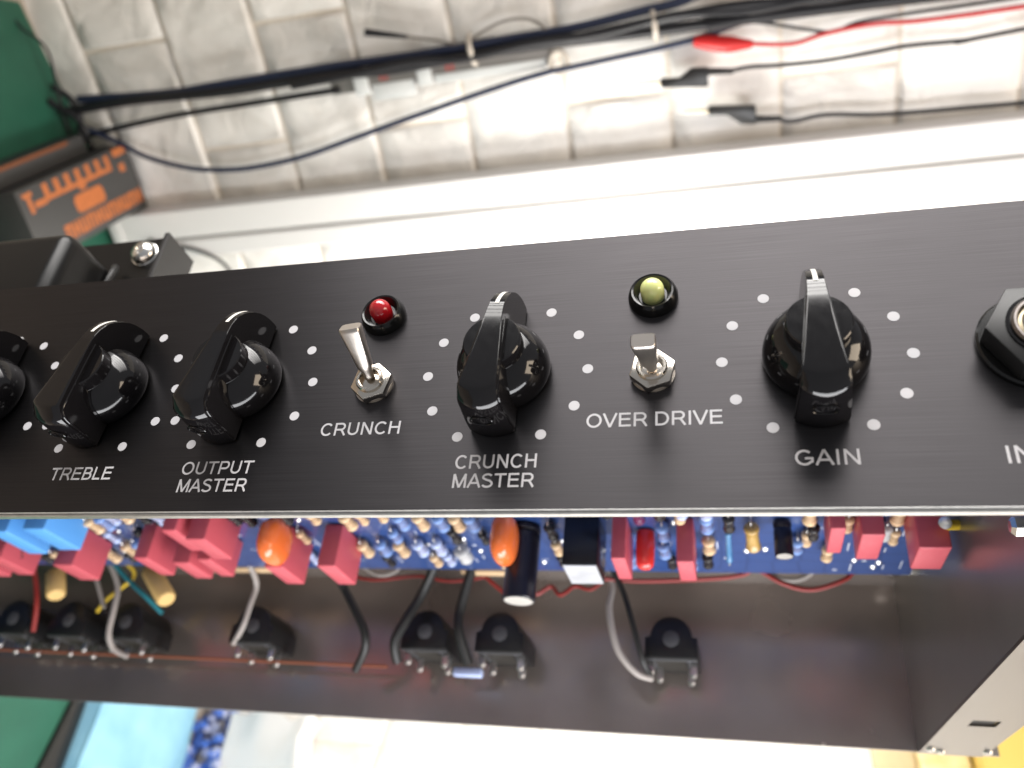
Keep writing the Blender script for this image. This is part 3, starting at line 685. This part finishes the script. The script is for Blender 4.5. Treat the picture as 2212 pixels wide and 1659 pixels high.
# wiring inside the chassis
WIR = [("wire_grey", 1.25, [(-224.5, 24, -176), (-226, 18.3, -190), (-227.6, 9.2, -192), (-229.7, 0.2, -194), (-236, -6, -200)]),
       ("wire_black", 1.8, [(-186, 24, -176), (-182.9, 17.8, -188), (-175.3, 7.4, -190), (-170, -1.4, -192), (-170.3, -7.3, -196), (-176.5, -14.2, -204)]),
       ("wire_black", 2.1, [(-137, 28, -180), (-146.1, 15.1, -190), (-151.8, 3.1, -190), (-155.6, -4.9, -192), (-155.5, -11.4, -198)]),
       ("wire_black", 2.1, [(-122, 27, -182), (-128, 9.8, -190), (-127.8, -0.1, -191), (-124.4, -11.1, -198)]),
       ("wire_grey", 1.35, [(-66.6, 28.1, -188), (-65.1, 19.8, -190), (-66, 11.2, -190), (-64.5, 1.8, -191), (-61.7, -5.9, -194), (-55.7, -11.7, -199), (-50.3, -12.4, -204)]),
       ("wire_black", 1.2, [(-65, 26, -186), (-60.4, 17.1, -190), (-56.8, 5.7, -191), (-53.2, -7, -196), (-51, -11, -203)]),
       ("wire_red", 0.95, [(-70, 22.5, -188), (-54.2, 22.2, -190), (-26, 23.6, -190), (-13.8, 25.4, -190), (-8.9, 27, -188), (0.9, 22.1, -190), (10.9, 20.1, -191), (21.2, 22.8, -190), (26.1, 26, -189), (27, 30, -186)]),
       ("wire_grey", 1.2, [(-7.5, 29, -188), (-3, 25.6, -190), (3.3, 23.4, -190), (9.3, 24.8, -190), (14.5, 29, -188)]),
       ("wire_grey", 1.0, [(-178.5, 29, -188), (-172, 25, -190), (-165.9, 23.2, -190), (-160, 25, -190), (-156.5, 29, -188)]),
       ("wire_grey", 1.3, [(-305.1, 27, -186), (-298.9, 16.2, -190), (-297.3, 5.8, -191), (-297.9, -5.2, -194), (-296.6, -10.8, -199), (-291, -13, -203)]),
       ("wire_teal", 1.1, [(-304, 27, -186), (-292.8, 18.2, -190), (-283.2, 12, -192), (-276, 6, -198)]),
       ("wire_red", 1.2, [(-349.5, 27, -186), (-345.5, 16.4, -190), (-342.7, 5.7, -193), (-345, -4, -199)]),
       ("wire_yellow", 0.9, [(-297.3, 27, -186), (-292.5, 21.4, -191), (-305.2, 11.1, -194), (-312, 6, -198)]),
       ("wire_grey", 1.0, [(-313, 20, -190), (-310.6, 16.5, -191), (-305.4, 6.6, -194)]),
       ("wire_red", 0.9, [(-120, 24, -190), (-112, 18, -191), (-106.8, 15.8, -191), (-101.8, 18.5, -192), (-96.3, 16.4, -191), (-90.6, 20.1, -192), (-86.4, 16.2, -191), (-80.7, 20.3, -192), (-74, 18.8, -191), (-69, 22, -190)]),
       ("wire_red", 0.8, [(-184, 24, -192), (-170, 22, -193), (-150, 24, -193), (-135, 22, -193), (-118, 24, -192)])]
for mt_, r_, pts in WIR:
    mb = MB(); mb.tube(pts, r_, 10, 6); w_ = apart(mb, "wire", mt_)
# shrouded board under the wiring on the left, tan ceramic strips
for u0, u1 in ((-128, -108), (-237, -215), (-262, -246)):
    mb = MB(); mb.box(u0, u1, 22.5, 27.0, -188, -183, 0.5, 2); apart(mb, "ceramic_resistor", "res_tan", angle=40)
# end-wall bits: a yellow sleeve and a nut
mb = MB(); mb.tube([(45.8, 11.5, -107.5), (42.5, 10.2, -104.5), (41.2, 9.4, -101.5)], 1.5, 12, 4); ys = apart(mb, "yellow_sleeve", "wire_yellow")
mb = MB(); mb.lathe([(1.7, 0), (1.7, 2.2), (0.8, 2.6), (0, 2.6)], (41.2, 9.4, -101.5), (-0.3, -0.3, 1), 12); apart(mb, "sleeve_tip", "aluminium", ys)
mb = MB(); mb.lathe([(2.4, 0), (2.4, 1.8), (1.4, 2.6), (0, 2.7)], (45.9, -10.6, -55.9), (-1, 0, 0), 6); apart(mb, "nut", "bolt_zinc")

# --- transformer on the far side of the chassis base
mb = MB(); mb.box(-330, -196.5, 36, 88, -53, -40, 0.6, 1); core = apart(mb, "transformer_core", "lamination", angle=30)
mb = MB(); mb.box(-330, -209.5, 35.5, 71.0, -41, -14.5, 4.5, 5); bell = apart(mb, "transformer_bell", "transformer_black", core, angle=50)
mb = MB(); mb.box(-328, -197.0, 35.5, 87.2, -39.9, -38.6, 0.3, 1); apart(mb, "bell_flange", "transformer_black", core, angle=30)
mb = MB(); mb.box(-197.6, -195.6, 35.5, 87.6, -52, -36.5, 0.4, 1); apart(mb, "core_bracket", "lamination", core, angle=30)
mb = MB(); mb.box(-330, -198.5, 36, 84, -74, -53.2, 1.0, 2); apart(mb, "paper_bobbin", "beige_card", core, angle=40)
mb = MB(); mb.lathe([(4.7, 0), (4.7, 0.8), (4.3, 1.0), (4.1, 2.2), (3.3, 3.4), (1.6, 3.9), (1.2, 3.1), (0, 3.0)], (-203.4, 79.8, -38.6), (0.05, -0.1, 1), 30); apart(mb, "bolt", "bolt_zinc", core, angle=40)
mb = MB(); mb.tube([(-211, 73, -36), (-208.5, 70, -34), (-207.8, 66, -33), (-208.5, 60, -33)], 1.3, 8, 4); apart(mb, "lead_wire", "wire_black", core)

# ================================================================ THINGS ON THE WALL AND BENCH
def wpts(l, off): return [onA(u, w, off) for u, w in l]
# white trunking fixed to the wall
tr = empty("cable_trunking", (UB, *onA(0, 118, 0)[1:]))
TO = (UB, *onA(0, 118, 0)[1:])
poly = [(0, 1), (0, 17), (1.5, 18.5), (24, 18.5), (25, 17.0), (25, 11), (27.5, 11), (27.5, 17), (28.5, 18.5), (42, 18.5), (43.5, 17), (43.5, 1)]
mb = MB(); mb.prism([(x, y) for x, y in poly], onA(-531, 95.5, 7), AW, AN, EU, 960); mb.build("trunking_body", "trunking_white", tr, TO, smooth=False)
mb = MB(); mb.prism([(-0.6, 0.5), (-0.6, 19.2), (44.1, 19.2), (44.1, 0.5)], onA(-537, 95.5, 7), AW, AN, EU, 12, 1.2, 2); mb.build("end_cap", "trunking_white", tr, TO)
tag(tr, "long white plastic cable trunking with a centre groove fixed to the white brick wall", "trunking")

def cable(name, pts, r, mtl, label, cat, off=12, group=None):
    P = wpts(pts, off) if len(pts[0]) == 2 else pts
    mb = MB(); mb.tube(P, r, 12, 6); o = mb.build(name, mtl, None, tuple(P[0])); tag(o, label, cat, group); return o
cable("power_cable", [(-523.6, -1.7), (-444.2, 3.6), (-390.6, 3.2), (-300.7, 2.4), (-235, 3.2), (-184.9, 2.2), (-131.9, 1.6), (-101.6, 0.6), (-61.7, -3.1), (-33, -6), (20, -22), (90, -40), (250, -85), (410, -120)], 3.2, "cable_navy", "dark navy cable running highest along the wall and out through the top edge", "cable", 14)
cable("power_cable", [(-540, 6), (-472.2, 5.0), (-388.1, 8.5), (-302.1, 8.0), (-249.9, 10.5), (-173.7, 8.2), (-131.5, 8.3), (-68.4, 10.5), (-17.8, 11.0), (62.2, 12.5), (135.5, 14.5), (410, 24)], 3.8, "cable_black", "thick black cable just under the navy cable, reaching the top right corner", "cable", 16)
cable("power_cable", [(-120, 8), (-60, 4), (0, 2), (60, 6), (140, 3), (410, 9)], 3.4, "cable_black", "black cable at the very top right above the red clip", "cable", 20)
cable("signal_cable", [(-530, 20), (-515.5, 28.8), (-499, 39), (-481.2, 51.3), (-452.8, 62.4), (-425.7, 68.2), (-391.4, 70.4), (-343.9, 66.8), (-294.9, 57.4), (-259.9, 50.3), (-178.7, 34.9), (-134.4, 28.1), (-116.4, 26.9), (-34.6, 20.7), (0, 14), (60, 4)], 2.2, "cable_navy", "thin navy cable sagging in a wide curve across the bricks", "cable", 14)
cable("power_cable", [(-330, 11), (-280, 9), (-230, 6.5), (-190, 9.5), (-140, 6), (-90, 6.5), (-40, 2), (10, 6), (80, 2), (160, -6), (410, -30)], 3.0, "cable_black", "black cable twisted into the bundle between the navy and the thick black cable", "cable", 21)
cable("driver_rod", [(-535, 28), (-452.1, 22.2), (-367.9, 20.8), (-296, 20)], 2.4, "cable_black", "straight thin black rod ending at the grey caliper", "rod", 11)
cable("grey_cord", [(-233, -10.3), (-212, -5), (-193.5, 0.4), (-175, -6), (-158.2, -10.5), (-140.7, -9.2), (-130.2, -0.3), (-129.2, 14)], 1.2, "cable_grey", "thin grey cord looping from the black hook handle", "cord", 15)
cable("thin_lead", [(-4, 11.1), (18.8, 15.8), (46.5, 23.9), (62.2, 27.3), (77.5, 23.3), (107.8, 22.5), (173.5, 22), (410, 18)], 1.2, "cable_black", "thin black test lead crossing the red lead", "test lead", 16)
cable("bent_wire", [(-546, -70), (-540.9, -60), (-531, -50), (-527, -40), (-530, -24), (-534, -8), (-538, 14), (-540, 36)], 1.0, "cable_black", "thin black wire bending down over the green mat edge", "wire", 22)
cable("curled_wire", [(-500, 118), (-485.3, 125.2), (-466.3, 128.8), (-448.7, 136.5), (-436, 147.4), (-428, 170)], 1.5, "cable_black", "short black wire curling down behind the black panel", "wire", 28)
# tangle of black leads lying in the bench corner
for i_, (pts, lab) in enumerate((([(-541, -14), (-530, -4), (-527, 10), (-533, 24), (-528, 36), (-538, 44)], "black lead tangled above the orange printed box, nearest the wall"),
                    ([(-542, 40), (-530, 30), (-520, 22), (-526, 8), (-538, 0), (-542, -6)], "black lead looped over the tangle above the orange printed box"))):
    cable("tangled_lead", pts, 2.6, "cable_black", lab, "lead", 16 + 9 * i_, "tangled leads in the bench corner")
# hook handle
P = wpts([(-263.4, -17.7), (-248.1, -14), (-231.8, -10.1)], 15)
mb = MB(); mb.tube(P, lambda t: 2.9 - 1.6 * t, 12, 5); hk = mb.build("hook_handle", "cable_black", None, tuple(P[0])); tag(hk, "small black tapered handle on the wall at the grey cord's end", "handle")
# red crocodile clip with its lead
P = wpts([(-29, 20.5), (-22, 22), (-10, 25), (0, 26.6), (10, 27.7)], 17)
rc = empty("red_test_clip", tuple(P[0])); tag(rc, "red insulated test clip with a red lead at top right", "test clip")
mb = MB(); mb.tube(P, lambda t: (3.2 + 2.4 * math.sin(min(1, t * 1.5) * math.pi * 0.62)) * (1.0 if t < 0.65 else 1 - (t - 0.65) * 1.6), 14, 4); mb.build("boot", "clip_red", rc, tuple(P[0]))
mb = MB(); mb.tube(wpts([(8, 27.4), (35.8, 31), (56.9, 27.4), (87.9, 25.6), (147.5, 28.0), (410, 24)], 17), 1.5, 10, 6); mb.build("lead", "lead_red", rc, tuple(P[0]))
P2 = wpts([(-20, 11.5), (-6.4, 11.2), (7, 10.6)], 22)
mb = MB(); mb.tube(P2, lambda t: 4.6 - 2.0 * t, 14, 5); bc = mb.build("black_test_clip", "cable_black", None, tuple(P2[0])); tag(bc, "black insulated test clip directly above the red clip", "test clip")
# banana plugs hanging from the right
def plug(P0, mirror, lab, lead, off=15):
    o0 = onA(P0[0], P0[1], off); e = empty("banana_plug", tuple(o0)); s = -1 if mirror else 1
    q = lambda du, dw, dn=0: onA(P0[0] + du, P0[1] + dw + du * 0.10, off + dn)
    mb = MB(); mb.tube([q(-18, 0), q(2, 0)], lambda t: 1.5 if t > 0.15 else 1.0, 10, 1); mb.build("pin", "brass_pin", e, tuple(o0))
    ex = (q(1, 0) - q(0, 0)).normalized(); ey = AW
    poly = [(0, -2.3), (29, -2.3), (29, 2.3), (0, 2.3)] ; body = [(0, 2.2), (12, 2.2), (21, -6.0), (31, -6.2), (31, 2.4), (30, 2.6), (0, 2.6)]
    pl_ = [(0, -3.0), (13, -3.0), (22, -9.6), (33, -9.6), (33, 3.2), (0, 3.2)]
    pl_ = [(x, y * s) for x, y in pl_]
    mb = MB(); mb.prism(pl_, q(0, 0, -3.6), ex, ey, AN, 7.2, 0.9, 2); mb.build("plug_body", "plastic_black", e, tuple(o0))
    b0 = (29, -5.6 * s)
    mb = MB(); mb.tube([q(31, -6.6 * s), q(40, -6.6 * s), q(50, -6.4 * s)], lambda t: 2.9 - 0.9 * t, 12, 3); mb.build("strain_relief", "plastic_black", e, tuple(o0))
    mb = MB(); mb.tube([q(47, -6.4 * s)] + wpts(lead, off), 1.5, 10, 6); mb.build("lead", "cable_black", e, tuple(o0))
    tag(e, lab, "banana plug", "banana plugs hanging on the wall")
plug((-53.3, 45.5), False, "upper black banana plug on the wall with bare pin, below the red clip", [(8, 42.8), (25.1, 44.1), (57.2, 45.1), (88.7, 43.6), (109, 42.6), (144, 44.0), (158.5, 43), (410, 26)])
plug((-21.7, 69.0), True, "lower black banana plug with bare pin, just above the white trunking", [(35.7, 83.5), (57.8, 81.5), (90.5, 85.4), (122.1, 87), (153.2, 88), (410, 96)])
# caliper
o0 = onA(-303, 17, 8); ca = empty("vernier_caliper", tuple(o0)); tag(ca, "grey vernier caliper hanging flat on the bricks under the black cables", "caliper")
def abox(name, mtl, u0, u1, w0, w1, h0, h1, bev=0.0):
    mb = MB(); mb.prism([(w0, h0), (w0, h1), (w1, h1), (w1, h0)], onA(u0, 0, 0), AW, AN, EU, u1 - u0, bev, 2); mb.build(name, mtl, ca, tuple(o0))
abox("beam", "caliper_steel", -303, -128, 11.5, 23.5, 8, 11)
abox("slider", "caliper_pale", -283, -272, 9.5, 26.5, 8, 14, 0.6); abox("slider", "caliper_pale", -232, -221, 9.5, 25.5, 8, 14, 0.6)
abox("scale_plate", "caliper_pale", -270, -236, 20, 32, 9, 11.6, 0.3); abox("scale_plate", "caliper_pale", -219, -134, 19, 25.5, 9, 12, 0.3)
for u_ in (-262, -258, -209, -205): abox("red_mark", "mark_red", u_, u_ + 1.6, 13, 18, 11, 11.3)
# ring clip that holds the sagging cable
mb = MB(); ctr = onA(-124.2, 22.5, 13)
mb.tube([ctr + AW * (7.5 * math.cos(t)) + EU * (6.0 * math.sin(t)) for t in [2 * math.pi * k / 20 for k in range(21)]], 2.0, 8, 1); rg = mb.build("cable_clip", "clear_clip", None, tuple(ctr)); tag(rg, "small pale ring clip around the sagging navy cable", "cable clip")
for u_, w_, lab in ((-56, 6, "beige cable clip on the black cables near the top, right of the ring clip"), (-187, 4, "beige cable clip on the navy cable left of the ring clip")):
    mb = MB(); mb.tube([onA(u_, w_ - 9, 9), onA(u_ + 1, w_ - 7, 19), onA(u_ + 2, w_, 23), onA(u_ + 2, w_ + 9, 19), onA(u_ + 1, w_ + 12, 9)], 2.0, 8, 4); o = mb.build("cable_clip", "clear_clip", None, tuple(onA(u_, w_, 9))); tag(o, lab, "cable clip")

# green cutting mat on the bench
def ubox(mb, pts, u0, u1): # polygon in (v, n) extruded along u
    mb.prism(pts, (u0, 0, 0), (0, 1, 0), (0, 0, 1), (1, 0, 0), u1 - u0, 0.8, 2)
mb = MB(); ubox(mb, [(472, -150), (398, -342), (60, -478), (8, -467), (-300, -405), (-300, 130), (300, 0)], UB - 2, UB + 1)
gm = mb.build("cutting_mat", "mat_green", None, (UB, 300, -200)); tag(gm, "dark green cutting mat lying on the bench at the left", "cutting mat")
mb = MB(); mb.prism([(70, -485), (8, -484), (-300, -474), (-300, -406), (8, -468.5), (70, -481)], (UB - 2, 0, 0), (0, 1, 0), (0, 0, 1), (1, 0, 0), 6, 0.8, 2)  # dark slab put in for the shade in the gap beyond the mat
bs = mb.build("gap_shade_strip", "plastic_black", None, (UB, -50, -470)); tag(bs, "dark strip standing in for the shaded gap between the green mat and the light blue pack", "strip")
# box with orange print
BXU = -503.0
e1 = Vector((0, 120.5, -64.2)).normalized(); e2 = Vector((0, -25.9, -47.2)).normalized()
O_ = Vector((BXU, 301.8, -192.6)); BLx, BLy = 136.5, 54
bxo = (UB, 330, -230); bx = empty("printed_box", bxo); tag(bx, "black box with orange printed scale, badge and title strip on the bench", "box")
def rect(mb, x0, x1, y0, y1, z0, z1, bev=0.0): mb.prism([(x0, y0), (x1, y0), (x1, y1), (x0, y1)], O_ + EU * z0, e1, e2, EU, z1 - z0, bev, 2)
mb = MB(); rect(mb, 0, BLx, 0, BLy, UB + 1 - BXU, 0, 1.0); mb.build("box_body", "box_black", bx, bxo)
def ink(x0, x1, y0, y1, name="print"):
    mb = MB(); rect(mb, x0, x1, y0, y1, 0.03, 0.12 if name == "title_strip" else 0.25); mb.build(name, "print_orange", bx, bxo, smooth=False)
for k in range(7): ink(27 + 12.6 * k, 32.5 + 12.6 * k, 2.5, 11.5, "scale_tooth")
ink(27, 108, 11.5, 15.0, "scale_bar"); ink(115, 132, 0.5, 6.5, "scale_end")
ink(5, 15, 4, 7, "symbol"); ink(8, 12, 7, 19, "symbol"); ink(14, 27, 12, 16.5, "symbol")
ink(64, 72, 15.0, 18.5, "pointer_mark"); ink(117.5, 124.5, 13, 19.5, "round_mark")
mb = MB(); mb.prism([(53 + x, 20.5 + y) for x, y in ((3, 0), (33, 0), (36, 3), (36, 11), (33, 13.5), (3, 13.5), (0, 11), (0, 3))], O_ + EU * 0.05, e1, e2, EU, 0.15); mb.build("badge", "print_orange", bx, bxo, smooth=False)
for k in range(11):
    x0 = 32 + 9.3 * k
    ink(x0, x0 + 2.9, 37, 48.5, "title_letter"); ink(x0 + 4.9, x0 + 7.8, 37, 48.5, "title_letter"); ink(x0 + 2.9, x0 + 4.9, (37, 41, 45)[k % 3], (40, 44, 48.5)[k % 3], "title_letter")
# second dark box beyond it with thin brown stripe
O2 = Vector((-520, 301.8, -192.6)) - e2 * 1 - e1 * 60
b2o = (UB, 320, -160); b2 = empty("striped_box", b2o); tag(b2, "low dark box with a thin brown stripe behind the orange printed box", "box")
mb = MB(); mb.prism([(0, 0), (170, 0), (170, -15), (0, -15)], O2 + EU * (UB + 1 + 520), e1, e2, EU, 520 + (-520 - UB - 1) - 520 + 0.0, 0.6, 2); mb.build("box_body", "box_black", b2, b2o)
mb = MB(); mb.prism([(0, -14.5), (150, -14.5), (150, -11.5), (0, -11.5)], O2 + EU * 0.05, e1, e2, EU, 0.2); mb.build("stripe", "stripe_brown", b2, b2o, smooth=False)

# light blue folded pack on the bench beyond the open side, bags against the wall
def lump(name, mtl, u0, u1, v0, v1, n0, n1, amp_, label, cat, seed, dirw=True, res=(10, 10)):
    mb = MB(); b = bmesh.new(); bmesh.ops.create_cube(b, size=1.0); bmesh.ops.subdivide_edges(b, edges=list(b.edges), cuts=9, use_grid_fill=True)
    for v in b.verts:
        c = v.co.copy(); k = 1.0 - 0.10 * (abs(2 * c.y) ** 4 + abs(2 * c.z) ** 4) * (0.5 + c.x)
        p = Vector(((u0 + u1) / 2 + c.x * (u1 - u0) * k, (v0 + v1) / 2 + c.y * (v1 - v0), (n0 + n1) / 2 + c.z * (n1 - n0)))
        d = noise.noise_vector(p * 0.03 + Vector((seed, 0, 0))) * amp_ + noise.noise_vector(p * 0.08 + Vector((seed, 3, 0))) * amp_ * 0.4
        if c.x < -0.45: d.x = max(d.x, 0)
        v.co = p + d
    mb.merge(b); o = mb.build(name, mtl, None, (u0, (v0 + v1) / 2, (n0 + n1) / 2), angle=70); tag(o, label, cat); return o
lump("blue_pack", "bag_blue", UB, UB + 16, -160, 60, -624, -486, 4.0, "light blue soft pack lying beside the green mat at bottom left", "pack", 1.0)
lump("plastic_bag", "bag_clear", UB + 42, UB + 128, -150, 40, -672, -640, 10.0, "crumpled clear plastic bag against the brick wall at the bottom", "plastic bag", 5.0)
bb = empty("blue_fittings_bag", (UB, 0, -645)); tag(bb, "heap of bright blue plastic fittings in a bag beside the light blue pack", "fittings")
for k in range(120):
    uu = UB + 3 + random.random() ** 1.5 * 46; vv = random.uniform(-55, 55); nn = -644 + random.uniform(-10, 10) - 0.4 * vv
    mb = MB(); sz = random.uniform(0.7, 1.3); mb.box(-5 * sz, 5 * sz, -3.5, 3.5, -3 * sz, 3 * sz, 1.2, 1)
    rot = Matrix.Rotation(random.uniform(0, 6), 4, Vector((random.random(), random.random(), random.random()))); mb.bm.transform(Matrix.Translation((uu, vv, nn)) @ rot)
    mb.build("fitting", random.choice(["bits_blue", "bits_blue", "bits_pale"]), bb, (UB, 0, -645))
# yellow box and cream packet held to the wall at the bottom right
ybo = (120, 40, -620); yb = empty("yellow_box", ybo); tag(yb, "yellow cardboard box at the bottom right corner behind the chassis", "box")
mb = MB(); mb.prism([(220, 3), (220, 62), (470, 62), (470, 3)], onB(158, 0, 5), BW, BN, EU, 190, 1.5, 2); mb.build("box_body", "yellow_card", yb, ybo)
mb = MB(); mb.prism([(226, 62.3), (226, 63), (464, 63), (464, 62.3)], onB(196, 0, 5), BW, BN, EU, 18, 0, 1); mb.build("label_strip", "cream_card", yb, ybo, smooth=False)
cpo = (75, 20, -640); cp = empty("cream_packet", cpo); tag(cp, "cream and yellow packet between the bright wall and the yellow box", "packet")
mb = MB(); mb.prism([(230, 3), (230, 24), (460, 24), (460, 3)], onB(86, 0, 5), BW, BN, EU, 32, 3, 3); mb.build("packet_body", "cream_card", cp, cpo)
mb = MB(); mb.prism([(230, 3), (230, 34), (460, 34), (460, 3)], onB(118, 0, 5), BW, BN, EU, 38, 4, 3); mb.build("packet_body", "packet_yellow", cp, cpo)
